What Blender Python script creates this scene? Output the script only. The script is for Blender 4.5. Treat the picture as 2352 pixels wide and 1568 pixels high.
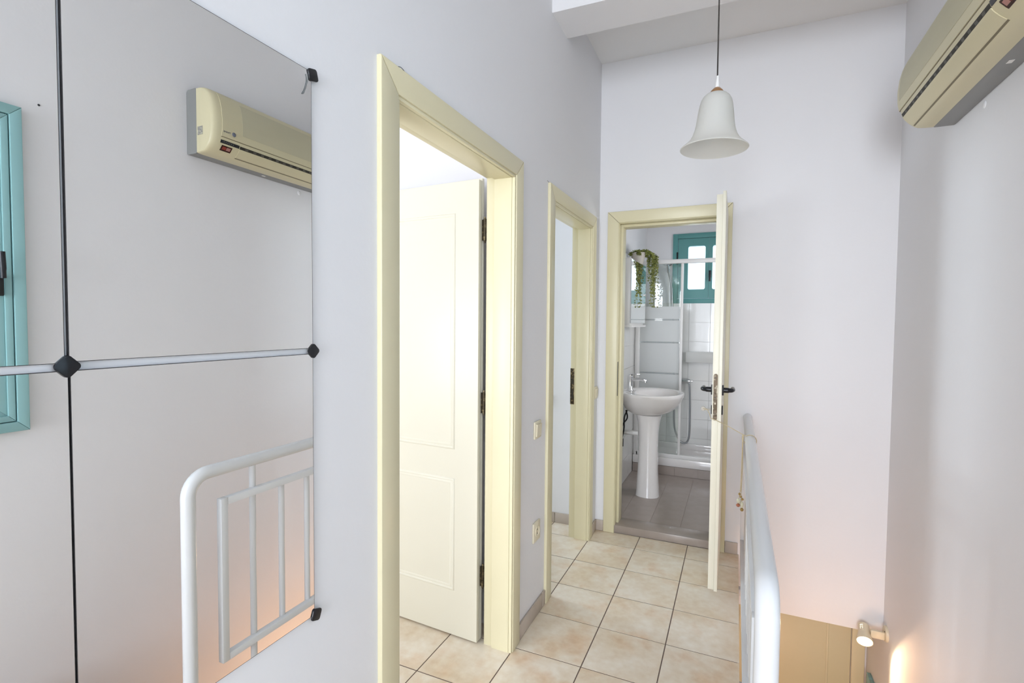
import bpy, bmesh, math, random
from mathutils import Vector, Matrix
random.seed(7)
for o in list(bpy.data.objects):
    bpy.data.objects.remove(o, do_unlink=True)
scene = bpy.context.scene
C = scene.collection
V = Vector

# ------------------------------------------------------------------ camera
CX, H0 = 0.8620, 1.42
FPX, YAW, PITCH, ROLL = 1160.2566, 0.4184, -0.0382, 0.0087
fw = V((-math.sin(YAW) * math.cos(PITCH), math.cos(YAW) * math.cos(PITCH), math.sin(PITCH)))
rt = V((math.cos(YAW), math.sin(YAW), 0))
up = rt.cross(fw)
r2 = math.cos(ROLL) * rt + math.sin(ROLL) * up
u2 = -math.sin(ROLL) * rt + math.cos(ROLL) * up
cd = bpy.data.cameras.new('camera')
cd.sensor_width = 36.0
cd.lens = 36.0 * FPX / 2352.0
cd.clip_start = 0.02
cam = bpy.data.objects.new('camera', cd)
C.objects.link(cam)
M = Matrix.Identity(4)
for i in range(3):
    M[i][0], M[i][1], M[i][2] = r2[i], u2[i], -fw[i]
M[0][3], M[1][3], M[2][3] = CX, 0.0, H0
cam.matrix_world = M
scene.camera = cam

# ------------------------------------------------------------------ world and light
world = bpy.data.worlds.new('sky')
scene.world = world
world.use_nodes = True
bg = world.node_tree.nodes['Background']
bg.inputs[0].default_value = (0.66, 0.80, 1.0, 1)
bg.inputs[1].default_value = 2.3

def area(name, loc, target, sx, sy, power, col):
    l = bpy.data.lights.new(name, 'AREA')
    l.shape = 'RECTANGLE'
    l.size, l.size_y = sx, sy
    l.energy = power
    l.color = col
    o = bpy.data.objects.new(name, l)
    C.objects.link(o)
    o.location = loc
    o.rotation_euler = (V(target) - V(loc)).to_track_quat('-Z', 'Y').to_euler()
    return o

area('daylight_landing', (0.82, -4.56, 1.60), (0.82, 3, 3.0), 1.4, 2.3, 138, (0.88, 0.925, 1.0))
area('daylight_bedroom', (-1.5, -1.28, 1.5), (-1.5, 3, 3.3), 1.5, 1.4, 39, (0.98, 0.98, 1.0))
area('daylight_room', (-2.98, 2.9, 1.5), (0, 2.9, 1.5), 0.7, 1.3, 24, (0.84, 0.93, 1.0))
area('fill_bathroom', (1.74, 4.15, 1.65), (0, 4.15, 1.5), 0.7, 0.9, 8, (1.0, 0.95, 0.90))  # added fill that brightens the bathroom from its unseen side
scene.view_settings.view_transform = 'Standard'
scene.view_settings.look = 'None'
scene.view_settings.exposure = 0.47
scene.view_settings.gamma = 1.0
scene.view_settings.use_curve_mapping = False

# ------------------------------------------------------------------ materials
def mat(name, col, rough=0.5, metal=0.0, spec=0.5, noise=0.0, nscale=8.0, col2=None, bump=0.0, bscale=60.0,
        emit=None, estr=0.0, trans=0.0, alpha=1.0, ior=1.45, coat=0.0):
    m = bpy.data.materials.new(name)
    m.use_nodes = True
    nt = m.node_tree
    b = nt.nodes['Principled BSDF']
    b.inputs['Base Color'].default_value = (*col, 1)
    b.inputs['Roughness'].default_value = rough
    b.inputs['Metallic'].default_value = metal
    b.inputs['Specular IOR Level'].default_value = spec
    b.inputs['IOR'].default_value = ior
    b.inputs['Coat Weight'].default_value = coat
    if trans:
        b.inputs['Transmission Weight'].default_value = trans
    if emit:
        b.inputs['Emission Color'].default_value = (*emit, 1)
        b.inputs['Emission Strength'].default_value = estr
    if alpha < 1:
        b.inputs['Alpha'].default_value = alpha
    tc = nt.nodes.new('ShaderNodeTexCoord')
    if noise and col2:
        n = nt.nodes.new('ShaderNodeTexNoise')
        n.inputs['Scale'].default_value = nscale
        n.inputs['Detail'].default_value = 5
        nt.links.new(tc.outputs['Object'], n.inputs['Vector'])
        r = nt.nodes.new('ShaderNodeValToRGB')
        r.color_ramp.elements[0].position = 0.35
        r.color_ramp.elements[1].position = 0.35 + 0.4 / max(noise, .01) * .5
        r.color_ramp.elements[0].color = (*col, 1)
        r.color_ramp.elements[1].color = (*col2, 1)
        nt.links.new(n.outputs['Fac'], r.inputs['Fac'])
        nt.links.new(r.outputs['Color'], b.inputs['Base Color'])
    if bump:
        n2 = nt.nodes.new('ShaderNodeTexNoise')
        n2.inputs['Scale'].default_value = bscale
        n2.inputs['Detail'].default_value = 3
        nt.links.new(tc.outputs['Object'], n2.inputs['Vector'])
        bp = nt.nodes.new('ShaderNodeBump')
        bp.inputs['Strength'].default_value = bump
        bp.inputs['Distance'].default_value = 0.004
        nt.links.new(n2.outputs['Fac'], bp.inputs['Height'])
        nt.links.new(bp.outputs['Normal'], b.inputs['Normal'])
    return m

PL = mat('plaster', (0.85, 0.845, 0.855), 0.75, spec=0.25, noise=0.5, nscale=1.5, col2=(0.835, 0.83, 0.842), bump=0.13, bscale=45)
PLC = mat('ceiling_paint', (0.86, 0.855, 0.85), 0.8, spec=0.2, bump=0.15, bscale=30)
CREAM = mat('cream_gloss_paint', (0.755, 0.695, 0.475), 0.32, noise=0.5, nscale=2.0, col2=(0.735, 0.675, 0.455), bump=0.03, bscale=40)
LEAFC = mat('cream_door_paint', (0.85, 0.815, 0.675), 0.35, bump=0.03, bscale=40)
ACC = mat('aged_cream_plastic', (0.64, 0.585, 0.385), 0.35, noise=0.4, nscale=3, col2=(0.61, 0.57, 0.385))
ACG = mat('air_conditioner_grille', (0.54, 0.505, 0.35), 0.5)
GREY = mat('grey_plastic', (0.25, 0.255, 0.25), 0.45)
BLACK = mat('black_plastic', (0.008, 0.009, 0.012), 0.28)
SEAM = mat('shell_seam', (0.20, 0.175, 0.11), 0.6)
VANE = mat('vane_grey', (0.09, 0.085, 0.07), 0.5)
DARKSLOT = mat('dark_slot', (0.03, 0.027, 0.02), 0.6)
DKRED = mat('dark_red_window', (0.035, 0.006, 0.004), 0.15)
RED = mat('red_lens', (0.28, 0.05, 0.035), 0.25)
PINKLENS = mat('pink_lens', (0.42, 0.2, 0.17), 0.3)
BADGE = mat('badge_blue_grey', (0.17, 0.19, 0.24), 0.3, metal=0.4)
PRINT = mat('print_ink', (0.1, 0.11, 0.14), 0.5)
STICK = mat('printed_sticker', (0.6, 0.57, 0.45), 0.5, noise=1.2, nscale=90, col2=(0.28, 0.27, 0.24))
WPAINT = mat('white_gloss_enamel', (0.75, 0.755, 0.765), 0.25, coat=0.12)
WPLAST = mat('white_plastic', (0.80, 0.79, 0.77), 0.35)
CERAM = mat('white_ceramic', (0.84, 0.81, 0.79), 0.08, coat=0.6)
SWITCH = mat('ivory_plastic', (0.80, 0.73, 0.55), 0.35)
TEAL = mat('teal_paint', (0.29, 0.515, 0.525), 0.35)
TEAL_SHADED = mat('teal_paint_shaded', (0.12, 0.34, 0.33), 0.4)  # same teal paint, with the bathroom window's shade put into the colour
GROUT = mat('brown_grout', (0.17, 0.12, 0.095), 0.9, bump=0.2)
WGROUT = mat('light_grout', (0.70, 0.69, 0.66), 0.9)
TGROUT = mat('taupe_grout', (0.30, 0.25, 0.22), 0.9)
SKIRT = mat('beige_skirting_tile', (0.50, 0.43, 0.37), 0.45, noise=0.5, nscale=9, col2=(0.58, 0.50, 0.42))
WTILE = mat('white_wall_tile', (0.78, 0.775, 0.75), 0.15, coat=0.3)
TTILE = mat('taupe_floor_tile', (0.35, 0.295, 0.26), 0.2, noise=0.5, nscale=12, col2=(0.385, 0.325, 0.29))
CHROME = mat('chrome', (0.75, 0.76, 0.78), 0.12, metal=1.0)
HOSE = mat('chrome_hose', (0.32, 0.33, 0.34), 0.35, metal=0.8)
BRASS = mat('aged_brass', (0.30, 0.235, 0.13), 0.4, metal=0.8, noise=1.5, nscale=60, col2=(0.07, 0.055, 0.035), bump=0.3, bscale=120)
WORN = mat('worn_lock_steel', (0.36, 0.32, 0.24), 0.45, metal=0.6, noise=1.6, nscale=45, col2=(0.12, 0.09, 0.06), bump=0.3, bscale=90)
COPPER = mat('copper_cap', (0.42, 0.23, 0.11), 0.3, metal=0.7)
CORD = mat('dark_cord', (0.04, 0.033, 0.03), 0.6)
ROPE = mat('jute_cord', (0.55, 0.45, 0.28), 0.85, bump=0.6, bscale=300)
BEADW = mat('pale_bead', (0.62, 0.60, 0.45), 0.4)
BEADR = mat('terracotta_bead', (0.36, 0.12, 0.06), 0.4)
BEADG = mat('golden_bead', (0.33, 0.22, 0.07), 0.4, metal=0.3)
MIRROR = mat('mirror_silver', (0.93, 0.94, 0.935), 0.0, metal=1.0)
MEDGE = mat('mirror_dark_edge', (0.035, 0.033, 0.035), 0.6)
LEAFG = mat('trailing_leaf_green', (0.05, 0.075, 0.02), 0.5, noise=1.2, nscale=40, col2=(0.28, 0.30, 0.08))
POT = mat('pale_clay_pot', (0.52, 0.48, 0.42), 0.6)
LAMPW = mat('lamp_ivory_enamel', (0.78, 0.70, 0.52), 0.35)
GLOW = mat('lamp_glow', (1, 0.9, 0.7), 0.4, emit=(1.0, 0.80, 0.50), estr=14)
STAIR = mat('stair_stone', (0.55, 0.50, 0.44), 0.5, noise=0.4, nscale=6, col2=(0.5, 0.45, 0.39))
PUTTY = mat('putty', (0.74, 0.74, 0.74), 0.7)

def glass(name, col, rough, fac):
    m = bpy.data.materials.new(name)
    m.use_nodes = True
    nt = m.node_tree
    for n in list(nt.nodes):
        nt.nodes.remove(n)
    o = nt.nodes.new('ShaderNodeOutputMaterial')
    t = nt.nodes.new('ShaderNodeBsdfTransparent')
    t.inputs[0].default_value = (*col, 1)
    g = nt.nodes.new('ShaderNodeBsdfGlossy')
    g.inputs['Roughness'].default_value = rough
    mx = nt.nodes.new('ShaderNodeMixShader')
    mx.inputs[0].default_value = fac
    nt.links.new(t.outputs[0], mx.inputs[1])
    nt.links.new(g.outputs[0], mx.inputs[2])
    nt.links.new(mx.outputs[0], o.inputs[0])
    return m
GLASS = glass('clear_glass', (0.93, 0.96, 0.95), 0.02, 0.07)
def frosted(name, col, tr):
    m = bpy.data.materials.new(name)
    m.use_nodes = True
    nt = m.node_tree
    for n in list(nt.nodes):
        nt.nodes.remove(n)
    o = nt.nodes.new('ShaderNodeOutputMaterial')
    d = nt.nodes.new('ShaderNodeBsdfDiffuse')
    d.inputs[0].default_value = (*col, 1)
    t = nt.nodes.new('ShaderNodeBsdfTranslucent')
    t.inputs[0].default_value = (*col, 1)
    g = nt.nodes.new('ShaderNodeBsdfGlossy')
    g.inputs['Roughness'].default_value = 0.3
    mx = nt.nodes.new('ShaderNodeMixShader')
    mx.inputs[0].default_value = tr
    m2 = nt.nodes.new('ShaderNodeMixShader')
    m2.inputs[0].default_value = 0.06
    nt.links.new(d.outputs[0], mx.inputs[1])
    nt.links.new(t.outputs[0], mx.inputs[2])
    nt.links.new(mx.outputs[0], m2.inputs[1])
    nt.links.new(g.outputs[0], m2.inputs[2])
    nt.links.new(m2.outputs[0], o.inputs[0])
    return m
FROST = frosted('frosted_band', (0.82, 0.83, 0.82), 0.5)
SHADE = frosted('frosted_lamp_glass', (0.88, 0.88, 0.85), 0.6)

def tile_material(name, base, tan, orange, pattern=False):
    m = bpy.data.materials.new(name)
    m.use_nodes = True
    nt = m.node_tree
    b = nt.nodes['Principled BSDF']
    b.inputs['Roughness'].default_value = 0.33
    tc = nt.nodes.new('ShaderNodeTexCoord')
    oi = nt.nodes.new('ShaderNodeObjectInfo')
    mul = nt.nodes.new('ShaderNodeMath'); mul.operation = 'MULTIPLY'; mul.inputs[1].default_value = 57.0
    nt.links.new(oi.outputs['Random'], mul.inputs[0])
    add = nt.nodes.new('ShaderNodeVectorMath'); add.operation = 'ADD'
    nt.links.new(tc.outputs['Object'], add.inputs[0])
    nt.links.new(mul.outputs[0], add.inputs[1])
    def nz(scale, det):
        n = nt.nodes.new('ShaderNodeTexNoise')
        n.inputs['Scale'].default_value = scale
        n.inputs['Detail'].default_value = det
        nt.links.new(add.outputs[0], n.inputs['Vector'])
        return n
    n1, n2, n3 = nz(6.0, 8), nz(6.5, 6), nz(30, 8)
    r1 = nt.nodes.new('ShaderNodeValToRGB')
    r1.color_ramp.elements[0].position = .38; r1.color_ramp.elements[0].color = (*base, 1)
    r1.color_ramp.elements[1].position = .68; r1.color_ramp.elements[1].color = (*tan, 1)
    nt.links.new(n1.outputs['Fac'], r1.inputs['Fac'])
    r2_ = nt.nodes.new('ShaderNodeValToRGB')
    r2_.color_ramp.elements[0].position = .54; r2_.color_ramp.elements[0].color = (0, 0, 0, 1)
    r2_.color_ramp.elements[1].position = .80; r2_.color_ramp.elements[1].color = (.75, .75, .75, 1)
    nt.links.new(n2.outputs['Fac'], r2_.inputs['Fac'])
    mx = nt.nodes.new('ShaderNodeMix'); mx.data_type = 'RGBA'
    nt.links.new(r2_.outputs['Color'], mx.inputs['Factor'])
    nt.links.new(r1.outputs['Color'], mx.inputs[6])
    mx.inputs[7].default_value = (*orange, 1)
    mx2 = nt.nodes.new('ShaderNodeMix'); mx2.data_type = 'RGBA'; mx2.blend_type = 'SOFT_LIGHT'
    mx2.inputs['Factor'].default_value = .6
    nt.links.new(mx.outputs[2], mx2.inputs[6])
    nt.links.new(n3.outputs['Fac'], mx2.inputs[7])
    src = mx2.outputs[2]
    if pattern:
        bt = nt.nodes.new('ShaderNodeTexBrick')
        bt.offset = 0
        bt.inputs['Scale'].default_value = 1.0
        bt.inputs['Brick Width'].default_value = .3004
        bt.inputs['Row Height'].default_value = .3004
        bt.inputs['Mortar Size'].default_value = .003
        bt.inputs['Mortar'].default_value = (.17, .12, .095, 1)
        nt.links.new(tc.outputs['Object'], bt.inputs['Vector'])
        nt.links.new(src, bt.inputs['Color1'])
        nt.links.new(src, bt.inputs['Color2'])
        src = bt.outputs['Color']
    nt.links.new(src, b.inputs['Base Color'])
    return m
FT = tile_material('beige_floor_tile', (0.84, 0.755, 0.625), (0.74, 0.61, 0.44), (0.69, 0.45, 0.25))
FTP = tile_material('beige_floor_tiling', (0.84, 0.755, 0.625), (0.74, 0.61, 0.44), (0.69, 0.45, 0.25), True)

# ------------------------------------------------------------------ helpers
WO = {}
def link(name, me, parent, origin):
    o = bpy.data.objects.new(name, me)
    C.objects.link(o)
    if parent is not None:
        o.parent = parent
        o.location = origin - WO[parent.name]
    else:
        o.location = origin
    WO[o.name] = origin.copy()
    return o
def tag(o, label=None, cat=None, group=None, kind=None):
    if label: o['label'] = label
    if cat: o['category'] = cat
    if group: o['group'] = group
    if kind: o['kind'] = kind
    return o
def thing(name, loc, label=None, cat=None, group=None, kind=None):
    o = bpy.data.objects.new(name, None)
    C.objects.link(o)
    o.location = loc
    o.empty_display_size = .05
    WO[o.name] = V(loc)
    return tag(o, label, cat, group, kind)
def build(name, bm, m, parent=None, smooth=None, origin=None):
    bmesh.ops.recalc_face_normals(bm, faces=bm.faces[:])
    if origin is None:
        xs = [v.co for v in bm.verts]
        lo = V((min(v.x for v in xs), min(v.y for v in xs), min(v.z for v in xs)))
        hi = V((max(v.x for v in xs), max(v.y for v in xs), max(v.z for v in xs)))
        origin = V(((lo.x + hi.x) / 2, (lo.y + hi.y) / 2, lo.z))
    else:
        origin = V(origin)
    bmesh.ops.translate(bm, verts=bm.verts[:], vec=-origin)
    me = bpy.data.meshes.new(name)
    bm.to_mesh(me)
    bm.free()
    for mm in (m if isinstance(m, (list, tuple)) else [m]):
        me.materials.append(mm)
    if smooth is not None:
        for p in me.polygons:
            p.use_smooth = True
        me.set_sharp_from_angle(angle=math.radians(smooth))
    return link(name, me, parent, origin)
def bx(bm, x0, x1, y0, y1, z0, z1, bev=0.0, mi=0):
    r = bmesh.ops.create_cube(bm, size=1.0)
    vs = r['verts']
    for v in vs:
        v.co = V((x0 + (v.co.x + .5) * (x1 - x0), y0 + (v.co.y + .5) * (y1 - y0), z0 + (v.co.z + .5) * (z1 - z0)))
    fs = list({f for v in vs for f in v.link_faces})
    for f in fs:
        f.material_index = mi
    if bev:
        es = list({e for v in vs for e in v.link_edges})
        bmesh.ops.bevel(bm, geom=es, offset=bev, segments=2, affect='EDGES', profile=.5)
    return bm
def box(name, x0, x1, y0, y1, z0, z1, m, parent=None, bev=0.0, smooth=None):
    bm = bmesh.new()
    bx(bm, x0, x1, y0, y1, z0, z1, bev)
    return build(name, bm, m, parent, smooth if smooth else (35 if bev else None))
def frames(pts, closed=False):
    n = len(pts)
    T = []
    for i in range(n):
        a = pts[i - 1] if (i > 0 or closed) else pts[i]
        b = pts[(i + 1) % n] if (i < n - 1 or closed) else pts[i]
        T.append((b - a).normalized())
    t0 = T[0]
    ref = V((0, 0, 1)) if abs(t0.z) < .9 else V((1, 0, 0))
    N = [(ref - t0 * ref.dot(t0)).normalized()]
    for i in range(1, n):
        p = N[-1] - T[i] * N[-1].dot(T[i])
        N.append(p.normalized())
    return T, N
def tube(bm, pts, r, seg=12, caps=True, mi=0):
    pts = [V(p) for p in pts]
    T, N = frames(pts)
    rr = r if isinstance(r, (list, tuple)) else [r] * len(pts)
    rings = []
    for p, t, nrm, q in zip(pts, T, N, rr):
        b = t.cross(nrm)
        rings.append([bm.verts.new(p + nrm * (q * math.cos(2 * math.pi * k / seg)) + b * (q * math.sin(2 * math.pi * k / seg))) for k in range(seg)])
    for a, b in zip(rings, rings[1:]):
        for k in range(seg):
            f = bm.faces.new((a[k], a[(k + 1) % seg], b[(k + 1) % seg], b[k]))
            f.material_index = mi
    if caps:
        bm.faces.new(rings[0][::-1]).material_index = mi
        bm.faces.new(rings[-1]).material_index = mi
    return bm
def lathe(bm, prof, center, axis=(0, 0, 1), seg=40, sx=1.0, sy=1.0):
    """prof: list of (r, h) along axis"""
    ax = V(axis).normalized()
    ref = V((1, 0, 0)) if abs(ax.x) < .9 else V((0, 1, 0))
    e1 = (ref - ax * ref.dot(ax)).normalized()
    e2 = ax.cross(e1)
    c = V(center)
    rings = []
    for r, h in prof:
        if r < 1e-6:
            rings.append([bm.verts.new(c + ax * h)])
        else:
            rings.append([bm.verts.new(c + ax * h + e1 * (r * sx * math.cos(2 * math.pi * k / seg)) + e2 * (r * sy * math.sin(2 * math.pi * k / seg))) for k in range(seg)])
    for a, b in zip(rings, rings[1:]):
        if len(a) == 1 and len(b) == 1:
            continue
        for k in range(seg):
            k2 = (k + 1) % seg
            if len(a) == 1:
                bm.faces.new((a[0], b[k2], b[k]))
            elif len(b) == 1:
                bm.faces.new((a[k], a[k2], b[0]))
            else:
                bm.faces.new((a[k], a[k2], b[k2], b[k]))
    return bm
def prism(bm, poly, axis, a0, a1, mi=0):
    """poly in the two other axes (cyclic order), extruded along axis"""
    def mk(p, a):
        if axis == 'y': return V((p[0], a, p[1]))
        if axis == 'x': return V((a, p[0], p[1]))
        return V((p[0], p[1], a))
    A = [bm.verts.new(mk(p, a0)) for p in poly]
    B = [bm.verts.new(mk(p, a1)) for p in poly]
    n = len(poly)
    fs = [bm.faces.new(A[::-1]), bm.faces.new(B)]
    for k in range(n):
        fs.append(bm.faces.new((A[k], A[(k + 1) % n], B[(k + 1) % n], B[k])))
    for f in fs:
        f.material_index = mi
    return bm
def smooth_path(pts, n=8):
    pts = [V(p) for p in pts]
    out = []
    P = [pts[0] * 2 - pts[1]] + pts + [pts[-1] * 2 - pts[-2]]
    for i in range(1, len(P) - 2):
        p0, p1, p2, p3 = P[i - 1], P[i], P[i + 1], P[i + 2]
        for k in range(n):
            t = k / n
            out.append(.5 * ((2 * p1) + (p2 - p0) * t + (2 * p0 - 5 * p1 + 4 * p2 - p3) * t * t + (3 * p1 - p0 - 3 * p2 + p3) * t ** 3))
    out.append(pts[-1])
    return out
def structure(o, label, cat):
    return tag(o, label, cat, None, 'structure')

# ------------------------------------------------------------------ dimensions
D, W, CEIL = 3.3748, 1.6497, 3.14
WT = 0.125                    # wall thickness
D2 = 3.72                     # lower back wall
LOW = -2.6                    # lower floor
YBK = -4.5                    # wall behind the camera
BY = 5.40                     # bathroom back wall
BZ = 0.05                     # bathroom floor
SLAB = -0.31
A1, A2, AH = 1.0676, 2.018, 2.105       # door 1 casing
B1, B2, BH = 2.3591, 3.2487, 2.1057     # door 2 casing
C1, C2, CH = 0.0586, 0.8235, 2.157      # bathroom casing
CW = 0.074                    # casing width
CP = 0.015                    # casing proud of the wall
EDGE = 0.905                  # stairwell edge of the floor

def wallbox(name, boxes, label, m=PL):
    bm = bmesh.new()
    for b in boxes:
        bx(bm, *b)
    return structure(build(name, bm, m), label, 'wall')

# ------------------------------------------------------------------ large structure
wallbox('wall_left', [
    (-WT, 0, YBK, A1 + CW, 0, CEIL), (-WT, 0, A1 + CW, A2 - CW, AH - CW, CEIL), (-WT, 0, A2 - CW, B1 + CW, 0, CEIL),
    (-WT, 0, B1 + CW, B2 - CW, BH - CW, CEIL), (-WT, 0, B2 - CW, D, 0, CEIL)],
    'white plaster wall carrying the mirror and pierced by two doorways')
wallbox('wall_far', [
    (-3.0, C1 + CW, D, D + WT, 0, CEIL), (C1 + CW, C2 - CW, D, D + WT, CH - CW, CEIL), (C2 - CW, W, D, D + WT, 0, CEIL),
    (EDGE, W, D, D + WT, SLAB, 0)],
    'white plaster wall around the bathroom doorway, running on behind the stairwell')
wallbox('wall_right', [
    (W, W + .15, YBK, -.10, LOW, CEIL), (W, W + .15, -.10, .97, LOW, 1.03), (W, W + .15, -.10, .97, 2.17, CEIL),
    (W, W + .15, .97, 3.8, LOW, CEIL), (W, W + .15, 3.8, 4.5, LOW, 1.2), (W, W + .15, 3.8, 4.5, 2.1, CEIL), (W, W + .15, 4.5, BY, LOW, CEIL)], 'tall white plaster wall of the stairwell with the air conditioner')
structure(box('wall_back', -WT, .15, YBK - .12, YBK, 0, CEIL, PL), 'white plaster pier beside the glazed landing window', 'wall')
wallbox('wall_back_right', [(1.49, W, YBK - .12, YBK, 0, CEIL), (.15, 1.49, YBK - .12, YBK, 0, .35), (.15, 1.49, YBK - .12, YBK, 2.55, CEIL)],
        'white plaster around the glazed landing window')
wallbox('wall_bedroom', [
    (-3.0, -WT, 2.08, 2.18, 0, CEIL), (-3.1, -3.0, -1.42, 2.3, 0, CEIL),
    (-3.0, -2.3, -1.42, -1.32, 0, CEIL), (-.7, -WT, -1.42, -1.32, 0, CEIL), (-2.3, -.7, -1.42, -1.32, 0, .7), (-2.3, -.7, -1.42, -1.32, 2.3, CEIL)],
    'bright white bedroom walls beyond the first doorway')
wallbox('wall_room', [(-3.1, -3.0, 2.3, 2.5, 0, CEIL), (-3.1, -3.0, 3.3, D, 0, CEIL), (-3.1, -3.0, 2.5, 3.3, 0, .8), (-3.1, -3.0, 2.5, 3.3, 2.2, CEIL)],
        'pale blue-white wall of the room beyond the second doorway')
WX0, WX1, WZ0, WZ1 = 0.275, 0.911, 1.65, 2.30      # bathroom window opening
BXR = 1.60
wallbox('wall_bathroom_back', [
    (-.14, WX0, BY, BY + .15, SLAB, CEIL), (WX1, W, BY, BY + .15, SLAB, CEIL),
    (WX0, WX1, BY, BY + .15, SLAB, WZ0), (WX0, WX1, BY, BY + .15, WZ1, CEIL)], 'grey-white wall around the bathroom window')
wallbox('wall_bathroom_left', [(-.14, -.012, D + WT, BY, 0, CEIL)], 'white bathroom wall behind the wash basin')
# downstairs
wallbox('wall_lower', [(.5, .6, -1.0, D2, LOW, SLAB), (.5, .80, D2, D2 + .1, LOW, SLAB), (1.569, W, D2, D2 + .1, LOW, SLAB)],
        'white lower stairwell walls')
structure(box('floor_lower', .5, W, -1.0, D2, LOW - .1, LOW, STAIR), 'stone floor at the foot of the stairs', 'floor')
# ceiling and beam
cl = box('ceiling', -3.1, W + .15, YBK - .12, BY + .15, CEIL, CEIL + .12, PLC)
structure(cl, 'white painted ceiling above the corridor', 'ceiling')
bm = bmesh.new()
prism(bm, [(0, 2.388), (W, 2.428), (W, 2.652), (0, 2.632)], 'z', 2.934, CEIL)
structure(build('trim_1', bm, PL), 'white boxed ceiling beam crossing the corridor', 'beam')

# floors: concrete slab with grout, single tiles on top
TX, TY, S = 0.0052, 3.1797, 0.3004
bm = bmesh.new()
bx(bm, -1.50, .897, -.424, D, SLAB, -.0012)
floor = structure(build('floor', bm, GROUT), 'beige stone-look tiled corridor floor with brown grout', 'floor')
def tile_mesh(name, sx, sy, t, m):
    b = bmesh.new()
    bx(b, -sx / 2, sx / 2, -sy / 2, sy / 2, 0, t)
    me = bpy.data.meshes.new(name)
    b.to_mesh(me); b.free()
    me.materials.append(m)
    return me
G = .0050
full = tile_mesh('tile', S - G, S - G, .006, FT)
part = {}
for j in range(-1, 12):                       # rows; row -1 is the cut one at the far wall
    y1 = TY - j * S
    y0 = y1 - S
    if j == -1:
        y0, y1 = TY, D
    for i in range(-5, 3):
        x0 = TX + i * S
        if i >= 0 or x0 > -1.6:
            if j == -1:
                if 'cut' not in part:
                    part['cut'] = tile_mesh('tile', S - G, (y1 - y0) - G, .006, FT)
                me = part['cut']
            else:
                me = full
            o = link('tile', me, floor, V((x0 + S / 2, (y0 + y1) / 2 + random.uniform(-.0004, .0004), -.006)))
            o.rotation_euler = (random.uniform(-.0008, .0008), random.uniform(-.0008, .0008), random.choice((0, math.pi)) if j != -1 else 0)
structure(box('floor_landing', -WT, W, YBK - .12, -.424, SLAB, 0, FTP), 'beige tiled landing floor behind the corridor', 'floor')
structure(box('floor_stairhead', .90, W, -.424, .80, SLAB, 0, FTP), 'beige tiled stairhead floor beside the corridor', 'floor')
structure(box('floor_rooms', -3.0, -1.50, -1.32, D, SLAB, 0, FTP), 'beige tiled floor deeper in the bedrooms', 'floor')
structure(box('floor_bedroom', -1.50, -WT, -1.32, -.424, SLAB, 0, FTP), 'beige tiled floor under the bedroom window', 'floor')
bm = bmesh.new()
bx(bm, 0, W, D + WT, BY, SLAB, BZ - .001)
bfloor = structure(build('floor_bathroom', bm, TGROUT), 'glossy taupe tiled bathroom floor', 'floor')
bt = tile_mesh('tile', .197, .197, .006, TTILE)
for i in range(-1, 8):
    for j in range(0, 7):
        xc, yc = .345 - .10 - .2 + i * .2 + .2, 3.53 + .1 + j * .195
        if 0 < xc < 1.5 and yc < 4.72:
            link('tile', bt, bfloor, V((xc, yc, BZ - .006)))
# threshold step under the bathroom door
st = box('trim_2', C1 + CW - .002, C2 - CW + .002, D + .0, D + .155, 0, BZ + .002, TTILE, bev=.004)
structure(st, 'taupe raised threshold step under the bathroom doorway', 'threshold')
# staircase
stairs = thing('staircase', (1.28, 2.3, LOW), 'pale stone staircase descending beside the white railing', 'stairs', None, 'structure')
NS = 14
for k in range(NS):
    z = -(k + 1) * (-LOW / (NS + 1))
    box('step', .92, W, 0.80 + k * .165, 0.80 + (k + 1) * .165, z - .19, z, STAIR, stairs)

# ------------------------------------------------------------------ skirting
def skirting(name, axis, const, a0, a1, sign, label, h=.072, z0=0.0, first=None):
    root = None
    bm = bmesh.new()
    t = .0035 * sign
    if axis == 'y':
        bx(bm, *sorted((const, const + t)), a0, a1, z0, z0 + h - .002)
    else:
        bx(bm, a0, a1, *sorted((const, const + t)), z0, z0 + h - .002)
    root = structure(build(name, bm, GROUT), label, 'skirting')
    cuts = [a0]
    x = (first if first is not None else a0 + .3)
    while x < a1 - .01:
        if x > a0 + .01: cuts.append(x)
        x += .3004
    cuts.append(a1)
    for p, q in zip(cuts, cuts[1:]):
        t2 = .010 * sign
        if axis == 'y':
            box('skirting_tile', *sorted((const + .0005 * sign, const + t2)), p + .0012, q - .0012, z0 + .001, z0 + h, SKIRT, root, bev=.002)
        else:
            box('skirting_tile', p + .0012, q - .0012, *sorted((const + .0005 * sign, const + t2)), z0 + .001, z0 + h, SKIRT, root, bev=.002)
    return root
skirting('baseboard_left', 'y', 0, A2, B1, 1, 'beige tile skirting between the two left doorways')
skirting('baseboard_corner', 'y', 0, B2, D - .012, 1, 'short beige tile skirting at the corridor end corner')
skirting('baseboard_far', 'x', D, 0.0, C1, -1, 'short beige tile skirting left of the bathroom casing')
skirting('baseboard_far_right', 'x', D, C2, .897, -1, 'short beige tile skirting between bathroom casing and railing')
skirting('baseboard_room', 'x', D, -1.5, -WT, -1, 'grey-beige tile skirting inside the second doorway', first=-1.4916)
skirting('baseboard_near', 'y', 0, -1.5, A1, 1, 'beige tile skirting below the mirror')

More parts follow.
